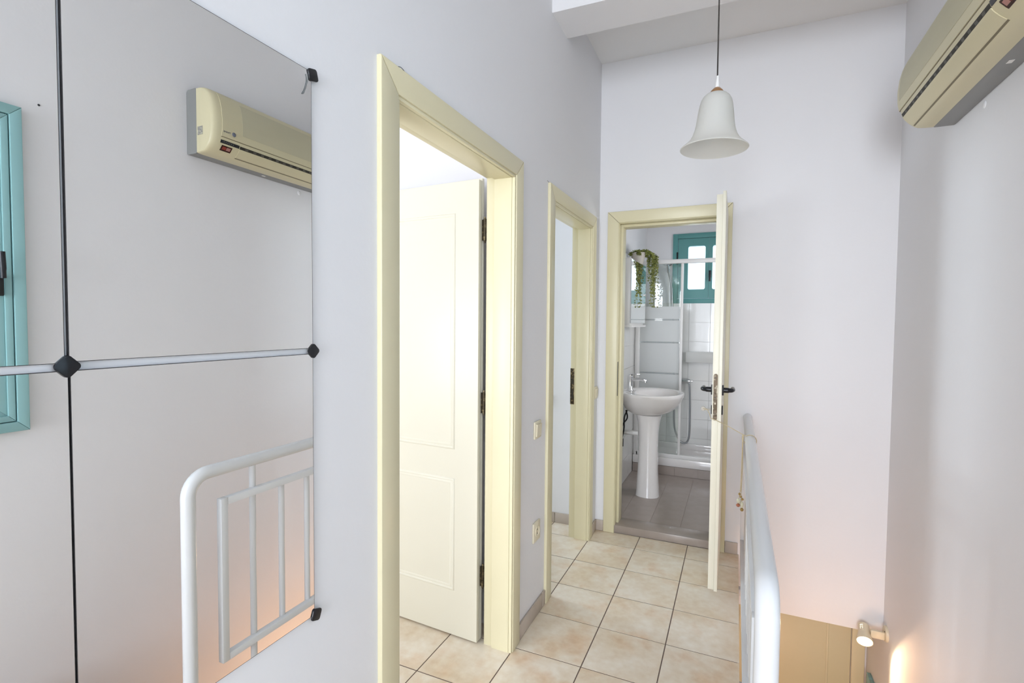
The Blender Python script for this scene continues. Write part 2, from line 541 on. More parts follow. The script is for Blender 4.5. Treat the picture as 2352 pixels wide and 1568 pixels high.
# ------------------------------------------------------------------ doors
def casing_left(root, y0, y1, h, z0=0.0):
    """casing on the wall x=0 facing +x"""
    def board(poly):
        b = bmesh.new()
        prism(b, poly, 'x', -.0, CP)
        es = [e for e in b.edges if all(v.co.x > CP - 1e-5 for v in e.verts)]
        bmesh.ops.bevel(b, geom=es, offset=.004, segments=2, affect='EDGES', profile=.5)
        build('casing_board', b, CREAM, root, 35)
    g = .0006
    board([(y0, z0), (y0 + CW, z0), (y0 + CW, h - CW - g), (y0, h - g)])
    board([(y1 - CW, z0), (y1, z0), (y1, h - g), (y1 - CW, h - CW - g)])
    board([(y0 + g, h), (y0 + CW + g, h - CW), (y1 - CW - g, h - CW), (y1 - g, h)])
    # inner bead
    for a, b_, c, d in ((y0 + CW, y0 + CW + .010, z0, h - CW - .010), (y1 - CW - .010, y1 - CW, z0, h - CW - .010), (y0 + CW, y1 - CW, h - CW - .010, h - CW)):
        box('frame_bead', -.004, CP - .005, a, b_, c, d, CREAM, root, bev=.002)
def jamb_left(root, y0, y1, h, x_front=-.004, x_step=-.085, x_back=-WT - .001, rb=.012):
    """jamb lining of an opening in the wall x=0, with a rebate at the room side"""
    i0, i1, hh = y0 + CW, y1 - CW, h - CW
    for (a, b_, c, d) in ((i0, i0 + .012, 0, hh), (i1 - .012, i1, 0, hh), (i0 + .012, i1 - .012, hh - .012, hh)):
        box('jamb', x_step, x_front, a, b_, c, d, CREAM, root, bev=.0015)
    for (a, b_, c, d) in ((i0 - .012, i0 + .0005, 0, hh + .010), (i1 - .0005, i1 + .012, 0, hh + .010), (i0, i1, hh - .0005, hh + .012)):
        box('rebate', x_back, x_step - .0003, a, b_, c, d, CREAM, root, bev=.0015)

# door 1, leaf swung into the bedroom
d1 = thing('door_1', (0, (A1 + A2) / 2, 0), 'cream panelled door standing open into the bright bedroom', 'door', None, 'structure')
casing_left(d1, A1, A2, AH)
jamb_left(d1, A1, A2, AH)
ang = math.atan(.06)
hx, hy = -.1535, 1.9255              # front corner of the hinge edge
ld = V((-math.cos(ang), math.sin(ang), 0)) # along the leaf, away from the hinge
ln = V((math.sin(ang), math.cos(ang), 0))  # through the thickness, away from the camera side
def LP(s, t, z):
    return V((hx, hy, 0)) + ld * s + ln * t + V((0, 0, z))
def leafbox(bm, s0, s1, t0, t1, z0, z1, bev=0):
    n0 = len(bm.verts)
    bx(bm, s0, s1, t0, t1, z0, z1, bev)
    bm.verts.ensure_lookup_table()
    for v in bm.verts[n0:]:
        v.co = LP(v.co.x, v.co.y, v.co.z)
bm = bmesh.new()
leafbox(bm, 0, .800, 0, .028, .008, 2.026, .0015)
leafbox(bm, -.0, .812, .0285, .045, .008, 2.038, .0015)
leaf1 = build('door_leaf', bm, LEAFC, d1, 30)
def moulding(parent, s0, s1, z0, z1):
    bm = bmesh.new()
    w = .016
    # raised rounded moulding ring around a panel with a small quirk inside
    prof = [(0, 0), (.003, -.0035), (.007, -.005), (.011, -.0035), (.013, -.0005), (.016, -.002), (.021, -.0028), (.026, 0)]
    rings = []
    for off, t in prof:
        rings.append([bm.verts.new(LP(s, t, z)) for s, z in ((s0 + off, z0 + off), (s1 - off, z0 + off), (s1 - off, z1 - off), (s0 + off, z1 - off))])
    for a, b_ in zip(rings, rings[1:]):
        for k in range(4):
            bm.faces.new((a[k], a[(k + 1) % 4], b_[(k + 1) % 4], b_[k]))
    return build('panel_moulding', bm, LEAFC, parent, 60)
moulding(leaf1, .118, .69, .852, 1.893)
moulding(leaf1, .118, .69, .212, .722)
def hinge(parent, z):
    bm = bmesh.new()
    c = LP(-.014, .028, 0)
    for a, b_ in ((0, .030), (.032, .062), (.064, .094)):
        tube(bm, [(c.x, c.y, z + a), (c.x, c.y, z + b_)], .0065, 12)
    tube(bm, [(c.x, c.y, z - .008), (c.x, c.y, z + .102)], .004, 10)
    leafbox(bm, -.012, .0, .0265, .0285, z + .002, z + .092)
    build('hinge', bm, BRASS, parent, 40)
for z in (1.768, 1.02, .25):
    hinge(leaf1, z)
bm = bmesh.new()
tube(bm, [LP(.75, -.001, 1.05), LP(.75, -.045, 1.05)], .010)
tube(bm, [LP(.755, -.042, 1.05), LP(.70, -.045, 1.05), LP(.64, -.043, 1.047)], [.0085, .009, .007])
leafbox(bm, .73, .77, -.007, -.0005, 1.02, 1.08, .002)
build('door_handle', bm, BLACK, leaf1, 40)

# door 2, leaf out of sight
d2 = thing('door_2', (0, (B1 + B2) / 2, 0), 'cream door frame of the second doorway with an empty lock strike', 'door', None, 'structure')
casing_left(d2, B1, B2, BH)
jamb_left(d2, B1, B2, BH)
yj = B2 - CW - .0005
bm = bmesh.new()
bx(bm, -.128, -.101, yj - .002, yj + .0002, .886, 1.122, .001)
sp = build('strike_plate', bm, BRASS, d2, 30)
for z0, z1 in ((.925, .985), (1.02, 1.055)):
    box('strike_slot', -.120, -.109, yj - .0024, yj - .0019, z0, z1, DARKSLOT, sp)
for z in (.898, 1.108, 1.003):
    bm = bmesh.new()
    lathe(bm, [(0, .0012), (.003, .001), (.0036, 0)], (-.1145, yj - .002, z), (0, -1, 0), 10)
    build('screw', bm, BLACK, sp, 40)
# leaf of door 2 swung inside the room, hinged at the near jamb
b = box('door_leaf', -.935, -.145, B1 + CW - .052, B1 + CW - .010, .008, 2.03, LEAFC, d2, bev=.002)

# door 3 (bathroom), leaf swung into the corridor and seen on its edge
d3 = thing('door_3', ((C1 + C2) / 2, D, 0), 'cream bathroom door standing open edge-on towards the corridor', 'door', None, 'structure')
def board3(poly):
    b = bmesh.new()
    prism(b, poly, 'y', D - CP, D)
    es = [e for e in b.edges if all(v.co.y < D - CP + 1e-5 for v in e.verts)]
    bmesh.ops.bevel(b, geom=es, offset=.004, segments=2, affect='EDGES', profile=.5)
    build('casing_board', b, CREAM, d3, 35)
g = .0006
board3([(C1, 0), (C1 + CW, 0), (C1 + CW, CH - CW - g), (C1, CH - g)])
board3([(C2 - CW, 0), (C2, 0), (C2, CH - g), (C2 - CW, CH - CW - g)])
board3([(C1 + g, CH), (C1 + CW + g, CH - CW), (C2 - CW - g, CH - CW), (C2 - g, CH)])
i0, i1, ih = C1 + CW, C2 - CW, CH - CW
for a, b_, c, d in ((i0 - .004, i0 + .003, BZ, ih), (i1 - .003, i1 + .004, BZ, ih), (i0 + .003, i1 - .003, ih - .003, ih + .004)):
    box('rebate', a, b_, D - .006, D + .048, c, d, CREAM, d3, bev=.0015)
for a, b_, c, d in ((i0 + .0, i0 + .018, BZ, ih - .003), (i1 - .018, i1, BZ, ih - .003), (i0 + .018, i1 - .018, ih - .020, ih - .003)):
    box('jamb', a, b_, D + .0485, D + WT + .02, c, d, CREAM, d3, bev=.0015)
sp3 = box('strike_plate', i0 + .003, i0 + .0045, D + .004, D + .026, .93, 1.16, BLACK, d3)
LX0, LXM, LX1, LY = .7555, .7845, .800, 2.750
bm = bmesh.new()
bx(bm, LX0, LXM, LY, D - .03, .056, 2.068, .0015)
bx(bm, LXM + .0002, LX1, LY - .004, D - .018, .050, 2.083, .0015)
leaf3 = build('door_leaf', bm, LEAFC, d3, 30)
bm = bmesh.new()
bx(bm, .7605, .7805, LY - .0015, LY - .0002, .940, 1.158)
tube(bm, [(.7705, LY - .0009, 1.158), (.7705, LY - .0002, 1.158)], .0100, 16)
tube(bm, [(.7705, LY - .0009, .940), (.7705, LY - .0002, .940)], .0100, 16)
lp3 = build('lock_plate', bm, WORN, leaf3, 30)
for z0, z1 in ((1.065, 1.10), (.985, 1.035), (.952, .968)):
    box('lock_bolt', .7655, .7755, LY - .0045, LY - .0015, z0, z1, WORN, lp3, bev=.001)
for z in (1.148, 1.048):
    bm = bmesh.new()
    lathe(bm, [(0, .002), (.0028, .0016), (.0032, 0)], (.7705, LY - .0015, z), (0, -1, 0), 10)
    build('screw', bm, BLACK, lp3, 40)
def lever(side):
    xs = LX0 if side < 0 else LX1
    bm = bmesh.new()
    yh, zh = LY + .058, 1.080
    # rose
    if side < 0: bx(bm, xs - .008, xs, yh - .016, yh + .016, zh - .026, zh + .026, .003)
    else: bx(bm, xs, xs + .008, yh - .016, yh + .016, zh - .026, zh + .026, .003)
    # neck and lever
    pts = [(xs, yh, zh), (xs + side * .030, yh, zh), (xs + side * .046, yh + .010, zh), (xs + side * .052, yh + .035, zh - .001), (xs + side * .050, yh + .115, zh - .003)]
    tube(bm, smooth_path(pts, 5), [.0135] * 6 + [.0115] * 5 + [.010] * 10, 14)
    h = build('door_handle', bm, BLACK, leaf3, 40)
    bm = bmesh.new()
    if side < 0: bx(bm, xs - .006, xs, yh - .014, yh + .014, .953, 1.000, .003)
    else: bx(bm, xs, xs + .006, yh - .014, yh + .014, .953, 1.000, .003)
    build('keyhole_plate', bm, BLACK, leaf3, 40)
lever(-1)
lever(1)
bm = bmesh.new()
tube(bm, [(LX0 - .006, LY + .058, .976), (LX0 - .034, LY + .058, .977)], .004, 10)
lathe(bm, [(0, -.005), (.011, -.005), (.0125, 0), (.011, .005), (0, .005)], (LX0 - .044, LY + .058, .978), (0, 1, 0), 20)
tag(build('thumb_turn', bm, POT, leaf3, 40), 'pale round thumb-turn knob on the bathroom side')

# lower yellow door
d4 = thing('door_4', (1.2, D2, LOW), 'yellow panelled door at the foot of the stairs', 'door', None, 'structure')
box('casing_board', 1.569, 1.638, D2 - .018, D2, LOW, SLAB, CREAM, d4, bev=.003)
box('casing_board', .735, .80, D2 - .018, D2, LOW, SLAB, CREAM, d4, bev=.003)
box('casing_board', .80, 1.569, D2 - .018, D2, -.37, SLAB, CREAM, d4, bev=.003)
lf = box('door_leaf', .802, 1.567, D2 + .004, D2 + .044, LOW + .01, -.372, CREAM, d4, bev=.002)
for x in (.93, 1.4408):
    box('panel_moulding', x - .006, x + .006, D2 - .0005, D2 + .004, LOW + 1.0, -.455, CREAM, lf, bev=.002)
box('panel_moulding', .93, 1.4408, D2 - .0005, D2 + .004, -.455, -.443, CREAM, lf, bev=.002)

# teal window on the lower right wall
w3 = thing('window_3', (W, 3.2, -1.8), 'teal framed window low on the stairwell wall', 'window', None, 'structure')
for a, b_, c, d in ((3.535, 3.604, -1.8, -.677), (2.85, 2.92, -1.8, -.677), (2.92, 3.535, -.747, -.677), (2.92, 3.535, -1.8, -1.73)):
    box('window_frame', W - .022, W, a, b_, c, d, TEAL, w3, bev=.002)
box('shutter', W - .012, W, 2.92, 3.535, -1.73, -.747, TEAL, w3)

# teal window on the right wall, seen in the mirror
w1 = thing('window_1', (W, .65, .99), 'teal framed shuttered window, its edge showing in the mirror', 'window', None, 'structure')
wy0, wy1, wz0, wz1 = -.14, 1.010, .992, 2.208
fwid = .036
def frame4(root, nm, y0, y1, z0, z1, w, x0, m, bev=.003, x1=W):
    def pl(poly):
        b = bmesh.new()
        prism(b, poly, 'x', x0, x1)
        es = [e for e in b.edges if all(v.co.x < x0 + 1e-5 for v in e.verts)]
        bmesh.ops.bevel(b, geom=es, offset=bev, segments=2, affect='EDGES', profile=.5)
        return build(nm, b, m, root, 35)
    pl([(y0, z0), (y0 + w, z0 + w), (y0 + w, z1 - w), (y0, z1)])
    pl([(y1, z0), (y1, z1), (y1 - w, z1 - w), (y1 - w, z0 + w)])
    pl([(y0, z1), (y0 + w, z1 - w), (y1 - w, z1 - w), (y1, z1)])
    pl([(y0, z0), (y1, z0), (y1 - w, z0 + w), (y0 + w, z0 + w)])
frame4(w1, 'window_frame', wy0, wy1, wz0, wz1, fwid, W - .030, TEAL)
wmid = (wy0 + wy1) / 2
for (a, b_) in ((wy0 + fwid + .003, wmid - .001), (wmid + .001, wy1 - fwid - .003)):
    c, d = wz0 + fwid + .003, wz1 - fwid - .003
    sash = thing('sash', (W, (a + b_) / 2, c))
    sash.parent = w1
    sash.location = V((W, (a + b_) / 2, c)) - WO[w1.name]
    frame4(sash, 'outer_bead', a, b_, c, d, .022, W - .024, TEAL, .003, W + .012)
    frame4(sash, 'sash_frame', a + .022, b_ - .022, c + .022, d - .022, .050, W - .016, TEAL, .002, W + .012)
    box('pane', W - .004, W, a + .070, b_ - .070, c + .070, d - .070, GLASS, sash)
bm = bmesh.new()
bx(bm, W - .036, W - .024, .918, .944, 1.50, 1.585, .004)
tube(bm, [(W - .036, .932, 1.57), (W - .058, .932, 1.57)], .007)
tube(bm, smooth_path([(W - .056, .934, 1.565), (W - .060, .932, 1.60), (W - .060, .930, 1.66)], 4), [.0085] * 4 + [.0095] * 5, 12)
build('window_handle', bm, BLACK, w1, 40)

# bathroom window
w2 = thing('window_2', ((WX0 + WX1) / 2, BY, WZ0), 'small teal bathroom window with bright frosted panes', 'window', None, 'structure')
def fr2(nm, root, x0, x1, z0, z1, w, y0, y1, m):
    out = []
    for q in ((x0, x0 + w, z0, z1), (x1 - w, x1, z0, z1), (x0 + w, x1 - w, z0, z0 + w), (x0 + w, x1 - w, z1 - w, z1)):
        out.append(box(nm, q[0], q[1], y0, y1, q[2], q[3], m, root, bev=.003))
    return out
fr2('window_frame', w2, WX0 - .025, WX1 + .025, WZ0 - .025, WZ1 + .025, .048, BY - .018, BY + .05, TEAL_SHADED)
mid = (WX0 + WX1) / 2
pan = [(WX0 + .026, mid - .001, .095, .0325), (mid + .001, WX1 - .026, .0325, .095)]
for (a, b_, wl_, wr_) in pan:
    bm = bmesh.new()
    c, d = WZ0 + .026, WZ1 - .026
    # sash with rounded glass opening
    for q in ((a, a + wl_, c, d), (b_ - wr_, b_, c, d), (a + wl_, b_ - wr_, c, c + .09), (a + wl_, b_ - wr_, d - .075, d)):
        bx(bm, q[0], q[1], BY + .0, BY + .045, q[2], q[3])
    # corner fillets
    rr = .018
    for cx_, cz_, sx_, sz_ in ((a + wl_, c + .09, 1, 1), (b_ - wr_, c + .09, -1, 1), (a + wl_, d - .075, 1, -1), (b_ - wr_, d - .075, -1, -1)):
        arc = [(cx_, cz_)] + [(cx_ + sx_ * (rr - rr * math.sin(t * math.pi / 12)), cz_ + sz_ * (rr - rr * math.cos(t * math.pi / 12))) for t in range(7)]
        prism(bm, arc, 'y', BY + .002, BY + .043)
    sash = build('sash', bm, TEAL_SHADED, w2, 30)
    box('pane', a + wl_ - .004, b_ - wr_ + .004, BY + .020, BY + .024, c + .086, d - .071, GLASS, sash)
bm = bmesh.new()
mid += .013
bx(bm, mid - .012, mid + .012, BY - .012, BY + .0, 1.88, 1.95, .003)
tube(bm, [(mid, BY - .012, 1.93), (mid, BY - .035, 1.93)], .007)
tube(bm, [(mid, BY - .033, 1.94), (mid, BY - .036, 1.90), (mid, BY - .035, 1.84)], .009)
build('window_handle', bm, BLACK, w2, 40)
bm = bmesh.new()
tube(bm, [(WX0 + .02, BY - .022, 2.02), (WX0 + .02, BY - .022, 2.14)], .008)
build('hinge', bm, BLACK, w2, 40)

# landing window behind the camera
w4 = thing('window_4', (.82, YBK, .35), 'white framed glazed landing window', 'window', None, 'structure')
for q in ((.15, .21, .35, 2.55), (1.43, 1.49, .35, 2.55), (.79, .85, .41, 2.49), (.21, 1.43, .35, .41), (.21, 1.43, 2.49, 2.55)):
    box('window_frame', q[0], q[1], YBK - .11, YBK - .07, q[2], q[3], WPLAST, w4)

w5 = thing('added_window', (W, 4.15, 1.2), 'unseen white framed window added on the bathroom side wall for fill light', 'window', None, 'structure')  # unseen window, added as an opening for the bathroom fill light
for q in ((3.8, 3.85, 1.2, 2.1), (4.45, 4.5, 1.2, 2.1), (3.85, 4.45, 1.2, 1.25), (3.85, 4.45, 2.05, 2.1)):
    box('window_frame', W + .02, W + .06, q[0], q[1], q[2], q[3], WPLAST, w5)
# ------------------------------------------------------------------ bathroom tiles
bk = D + WT
me_b = bpy.data.meshes.new('tile')
b_ = bmesh.new(); bx(b_, -.0985, .0985, -.006, 0, -.0965, .0965); b_.to_mesh(me_b); b_.free(); me_b.materials.append(WTILE)
me_l = bpy.data.meshes.new('tile')
b_ = bmesh.new(); bx(b_, 0, .006, -.0985, .0985, -.0965, .0965); b_.to_mesh(me_l); b_.free(); me_l.materials.append(WTILE)
tb = structure(box('trim_3', 0, 1.2, BY - .006, BY, .05, 1.632, WGROUT), 'white square tiling on the shower wall below the window', 'tiling')
for i in range(0, 6):
    for j in range(8):
        xc = .020 + .1 + i * .2
        if xc < 1.1:
            link('tile', me_b, tb, V((xc, BY - .006, 1.532 - j * .1955)))
tl = structure(box('trim_4', -.012, -.004, bk, BY - .014, BZ, 2.0, WGROUT), 'white square tiling behind the wash basin', 'tiling')
for i in range(0, 10):
    for j in range(10):
        yc = bk + .1 + i * .2
        if yc < BY - .1:
            link('tile', me_l, tl, V((-.005, yc, BZ + .1 + j * .1955)))
structure(box('trim_5', .40, 1.2, BY - .095, BY - .013, 1.035, 1.14, WTILE, bev=.004), 'white tiled ledge running along the shower wall', 'ledge')

# ------------------------------------------------------------------ shower
tray = thing('shower_tray', (.6, 5.05, BZ), 'white shower tray raised on taupe tiles', 'shower tray')
bm = bmesh.new()
tx0, tx1, ty0, ty1 = .0045, 1.18, 4.705, BY - .014
bx(bm, tx0, tx1, ty0, ty0 + .06, .132, .205, .006)
bx(bm, tx0, tx0 + .04, ty0 + .06, ty1, .132, .205, .004)
bx(bm, tx1 - .05, tx1, ty0 + .06, ty1, .132, .205, .004)
bx(bm, tx0 + .04, tx1 - .05, ty1 - .04, ty1, .132, .205, .004)
bx(bm, tx0 + .04, tx1 - .05, ty0 + .06, ty1 - .04, .132, .150)
build('basin', bm, CERAM, tray, 35)
box('plinth', tx0, tx1, ty0 + .012, ty1, BZ, .1315, TGROUT, tray)
for k in range(6):
    x = max(tx0, .178 + (k - 1) * .2)
    x2 = min(tx1, .178 + k * .2)
    box('riser_tile', x + .0015, x2 - .0015, ty0 + .004, ty0 + .012, BZ + .001, .1305, TTILE, tray)
sc = thing('shower_screen', (.3, 4.735, .2), 'white framed sliding shower screen with banded frosted glass', 'shower screen')
ys0, ys1 = 4.715, 4.755
box('bottom_rail', .030, 1.17, ys0, ys1, .2055, .240, WPLAST, sc, bev=.004)
box('top_rail', .030, 1.17, ys0, ys1, 1.955, 1.992, WPLAST, sc, bev=.004)
box('side_post', .008, .048, ys0, ys1, .2055, 1.992, WPLAST, sc, bev=.004)
box('middle_post', .398, .420, ys0 + .004, ys1 - .004, .240, 1.955, WPLAST, sc, bev=.004)
box('glass_pane', .048, .398, 4.733, 4.737, .240, 1.955, GLASS, sc)
zs = [1.580, 1.454, 1.249, .969, .640]
for a, b_ in zip(zs, zs[1:]):
    box('frosted_band', .050, .396, 4.7315, 4.7328, b_ + .007, a - .007, FROST, sc)
DG = mat('grey_band_line', (.33, .35, .36), .3)
for z in zs[1:4]:
    box('band_line', .055, .392, 4.7315, 4.7328, z - .004, z + .004, DG, sc)

mx = thing('shower_mixer', (.40, BY - .02, .84), 'chrome shower mixer with a hanging hose', 'shower')
bm = bmesh.new()
tube(bm, [(.30, BY - .055, .845), (.43, BY - .055, .845)], .026, 18)
lathe(bm, [(.0, 0), (.020, 0), (.019, .016), (.009, .024), (.008, .040), (0, .042)], (.43, BY - .055, .845), (1, 0, 0), 18)
for x in (.325, .405):
    tube(bm, [(x, BY - .013, .845), (x, BY - .055, .845)], .014, 14)
build('mixer_body', bm, CHROME, mx, 40)
bm = bmesh.new()
tube(bm, smooth_path([(.425, BY - .06, .835), (.441, BY - .062, .80), (.449, BY - .064, .60), (.450, BY - .065, .33), (.435, BY - .066, .24), (.405, BY - .067, .2150), (.365, BY - .066, .23), (.325, BY - .065, .30), (.300, BY - .064, .42), (.295, BY - .06, .70), (.28, BY - .055, 1.2), (.25, BY - .05, 1.75), (.22, BY - .08, 1.94)], 8), .0085, 10)
build('hose', bm, HOSE, mx, 60)
bm = bmesh.new()
tube(bm, [(.22, BY - .013, 1.96), (.22, BY - .09, 1.965)], .011, 12)
tube(bm, [(.215, BY - .085, 1.94), (.215, BY - .13, 2.005)], .013, 12)
lathe(bm, [(0, .02), (.02, .018), (.042, .004), (.045, -.006), (0, -.006)], (.215, BY - .15, 2.018), (0, .45, .89), 24)
build('shower_head', bm, CHROME, mx, 40)

# ------------------------------------------------------------------ wash basin
sink = thing('wash_basin', (.245, 4.10, BZ), 'white ceramic pedestal wash basin on the bathroom wall', 'basin')
def basin():
    bm = bmesh.new()
    yc = 4.10
    seg = 48
    def ring(ax, bx_, x_c, z, flat):
        # D-shaped outline: back flattened at the wall
        out = []
        for k in range(seg):
            t = 2 * math.pi * k / seg
            x = x_c + ax * math.cos(t) * (1 if math.cos(t) > 0 else .98)
            y = yc + bx_ * math.copysign(abs(math.sin(t)) ** .9, math.sin(t))
            out.append(V((max(x, flat), y, z)))
        return out
    prof = [  # (ax, by, xc, z, flat)
        (.085, .075, .215, .690, .0065), (.135, .120, .225, .708, .0065), (.190, .185, .235, .745, .0065), (.228, .235, .245, .800, .0065),
        (.246, .265, .250, .848, .0065), (.252, .276, .250, .868, .0065), (.249, .272, .250, .878, .0065), (.240, .262, .252, .880, .012),
        (.172, .215, .292, .874, .13), (.162, .205, .294, .862, .13), (.145, .180, .290, .815, .145), (.105, .13, .285, .772, .17), (.045, .05, .28, .757, .2), (.012, .012, .28, .756, .26)]
    rs = [[bm.verts.new(p) for p in ring(*q)] for q in prof]
    for a, b in zip(rs, rs[1:]):
        for k in range(seg):
            bm.faces.new((a[k], a[(k + 1) % seg], b[(k + 1) % seg], b[k]))
    bm.faces.new(rs[0][::-1]); bm.faces.new(rs[-1])
    return bm
build('bowl', basin(), CERAM, sink, 50)
bm = bmesh.new()
seg = 32
prof = [(.092, .095, .05), (.088, .092, .08), (.078, .082, .25), (.074, .078, .42), (.076, .082, .56), (.086, .095, .645), (.100, .112, .700)]
rings = [[bm.verts.new(V((.238 + a * math.cos(2 * math.pi * k / seg), 4.10 + b * math.copysign(abs(math.sin(2 * math.pi * k / seg)) ** .75, math.sin(2 * math.pi * k / seg)), z))) for k in range(seg)] for a, b, z in prof]
for a, b in zip(rings, rings[1:]):
    for k in range(seg):
        bm.faces.new((a[k], a[(k + 1) % seg], b[(k + 1) % seg], b[k]))
bm.faces.new(rings[0][::-1]); bm.faces.new(rings[-1])
build('pedestal', bm, CERAM, sink, 50)
fc = thing('basin_tap', (.085, 4.10, .879), 'chrome lever mixer tap standing on the wash basin', 'tap')
bm = bmesh.new()
lathe(bm, [(0, 0), (.026, 0), (.025, .006), (.0205, .012), (.0195, .10), (.021, .104), (.021, .128), (0, .132)], (.085, 4.10, .879), (0, 0, 1), 24)
build('tap_body', bm, CHROME, fc, 40)
bm = bmesh.new()
tube(bm, smooth_path([(.095, 4.10, .965), (.15, 4.10, .972), (.195, 4.10, .970), (.205, 4.10, .962), (.206, 4.10, .948)], 5), [.013] * 12 + [.012] * 9, 14)
build('spout', bm, CHROME, fc, 40)
bm = bmesh.new()
bx(bm, .078, .165, 4.089, 4.111, 1.008, 1.018, .003)
build('lever', bm, CHROME, fc, 40)
pp = sink
bm = bmesh.new()
tube(bm, [(.0035, 4.06, .545), (.165, 4.06, .545)], .019, 14)
tube(bm, [(.0035, 4.06, .545), (.012, 4.06, .545)], .03, 14)
build('trap_pipe', bm, WPLAST, pp, 40)
bm = bmesh.new()
for dy in (-.05,):
    tube(bm, [(.0035, 4.06 + dy, .46), (.05, 4.06 + dy, .46)], .011, 10)
    tube(bm, [(.045, 4.06 + dy, .44), (.045, 4.06 + dy, .50)], .014, 10)
    tube(bm, smooth_path([(.045, 4.06 + dy, .50), (.06, 4.06 + dy, .58), (.05, 4.07, .66), (.07, 4.08, .72)], 6), .006, 8)
    tube(bm, smooth_path([(.03, 4.06 + dy, .50), (.04, 4.05, .60), (.075, 4.06, .66), (.06, 4.08, .72)], 6), .006, 8)
build('valve', bm, BLACK, pp, 40)

# ------------------------------------------------------------------ mirror cabinet
cab = thing('mirror_cabinet', (.06, 4.15, 1.405), 'white bathroom mirror cabinet above the wash basin', 'cabinet')
box('cabinet_body', .0015, .120, 3.857, 4.452, 1.405, 1.915, WPLAST, cab, bev=.002)
bm = bmesh.new()
bx(bm, 0, .008, 0, .591, 1.420, 1.905)
bmesh.ops.transform(bm, matrix=Matrix.Translation((.1205, 3.859, 0)) @ Matrix.Rotation(math.radians(-0.8), 4, 'Z'), verts=bm.verts[:])
build('mirror_door', bm, MIRROR, cab)
box('bottom_shelf', .0015, .142, 3.850, 4.460, 1.390, 1.405, WPLAST, cab, bev=.002)
bm = bmesh.new()
lathe(bm, [(0, .016), (.008, .014), (.009, .008), (.005, 0), (0, 0)], (.130, 4.40, 1.66), (1, 0, 0), 14)
build('knob', bm, CHROME, cab, 40)

# ------------------------------------------------------------------ trailing plant
plant = thing('trailing_plant', (.088, 4.34, 1.915), 'green trailing plant in a pale pot on the mirror cabinet', 'plant')
bm = bmesh.new()
lathe(bm, [(0, 0), (.040, 0), (.052, .05), (.060, .085), (.064, .088), (.064, .096), (.056, .096), (.052, .085), (0, .082)], (.088, 4.34, 1.915), (0, 0, 1), 28)
build('pot', bm, POT, plant, 40)
bm = bmesh.new()
lm = bmesh.new()
def leafquad(bm, p, d, sz):
    d = V(d).normalized()
    s = d.cross(V((random.uniform(-1, 1), random.uniform(-1, 1), random.uniform(-1, 1)))).normalized()
    n = d.cross(s)
    a = bm.verts.new(p); b = bm.verts.new(p + d * sz * .5 + s * sz * .38 + n * sz * .1)
    c = bm.verts.new(p + d * sz); e = bm.verts.new(p + d * sz * .5 - s * sz * .38 + n * sz * .1)
    bm.faces.new((a, b, c)); bm.faces.new((a, c, e))
for k in range(26):
    a = random.uniform(0, 2 * math.pi)
    if k < 18:
        a = random.uniform(-.5, 1.4)
    r0 = .055
    p0 = V((.088 + .03 * math.cos(a), 4.34 + .03 * math.sin(a), 2.0))
    L = random.choice((.08, .14, .2, .30, .42)) if k < 18 else .05
    if k < 18:
        ex, ey = random.uniform(.158, .225), random.uniform(4.40, 4.50)
    else:
        ex, ey = .088 + .07 * math.cos(a), 4.34 + .07 * math.sin(a)
        L = .01
    p1 = V(((.088 + ex) / 2 + .01, (4.34 + ey) / 2, 2.018 + random.uniform(0, .015)))
    p2 = V((ex, ey, 1.985 if k < 18 else 2.005))
    p3 = p2 + V((random.uniform(0, .012), random.uniform(0, .02), -L * .5))
    p4 = p2 + V((random.uniform(0, .014), random.uniform(0, .02), -L))
    path = smooth_path([p0, p1, p2, p3, p4], 7)
    tube(bm, path, .0012, 5)
    for p in path[2:]:
        for q in range(3):
            leafquad(lm, p + V((random.uniform(-.005, .005), random.uniform(-.005, .005), random.uniform(-.006, .006))),
                     (random.uniform(-1, 1), random.uniform(-1, 1), random.uniform(-.9, .5)), random.uniform(.012, .022))
for k in range(150):
    a = random.uniform(0, 2 * math.pi); r = random.uniform(0, .065)
    leafquad(lm, V((.088 + r * math.cos(a), 4.34 + r * math.sin(a), 2.0 + random.uniform(0, .02))), (random.uniform(-1, 1), random.uniform(-1, 1), random.uniform(-.2, 1)), random.uniform(.014, .024))
build('stems', bm, LEAFG, plant)
tag(build('foliage', lm, LEAFG, plant), kind='stuff')

# ------------------------------------------------------------------ mirror panels and clips
def mirror_panel(y0, y1, z0, z1, label):
    bm = bmesh.new()
    bx(bm, .001, .006, y0, y1, z0, z1, mi=1)
    f = [q for q in bm.faces if q.calc_center_median().x > .0059][0]
    r = bmesh.ops.inset_individual(bm, faces=[f], thickness=.0012)
    f.material_index = 0
    o = build('wall_mirror', bm, [MIRROR, MEDGE])
    return tag(o, label, 'mirror', 'frameless mirror panels on the left wall')
YM, YC = .841, .3933
mirror_panel(YC + .0005, YM, 1.3586, 1.9586, 'upper frameless mirror panel reflecting the air conditioner')
mirror_panel(YC + .0015, YM, .7556, 1.3465, 'lower frameless mirror panel reflecting the white railing')
mirror_panel(YC - .445, YC - .0040, 1.3571, 1.9586, 'upper frameless mirror panel reflecting the teal window top')
mirror_panel(YC - .445, YC - .0005, .7556, 1.3465, 'lower frameless mirror panel reflecting the foot of the teal window')
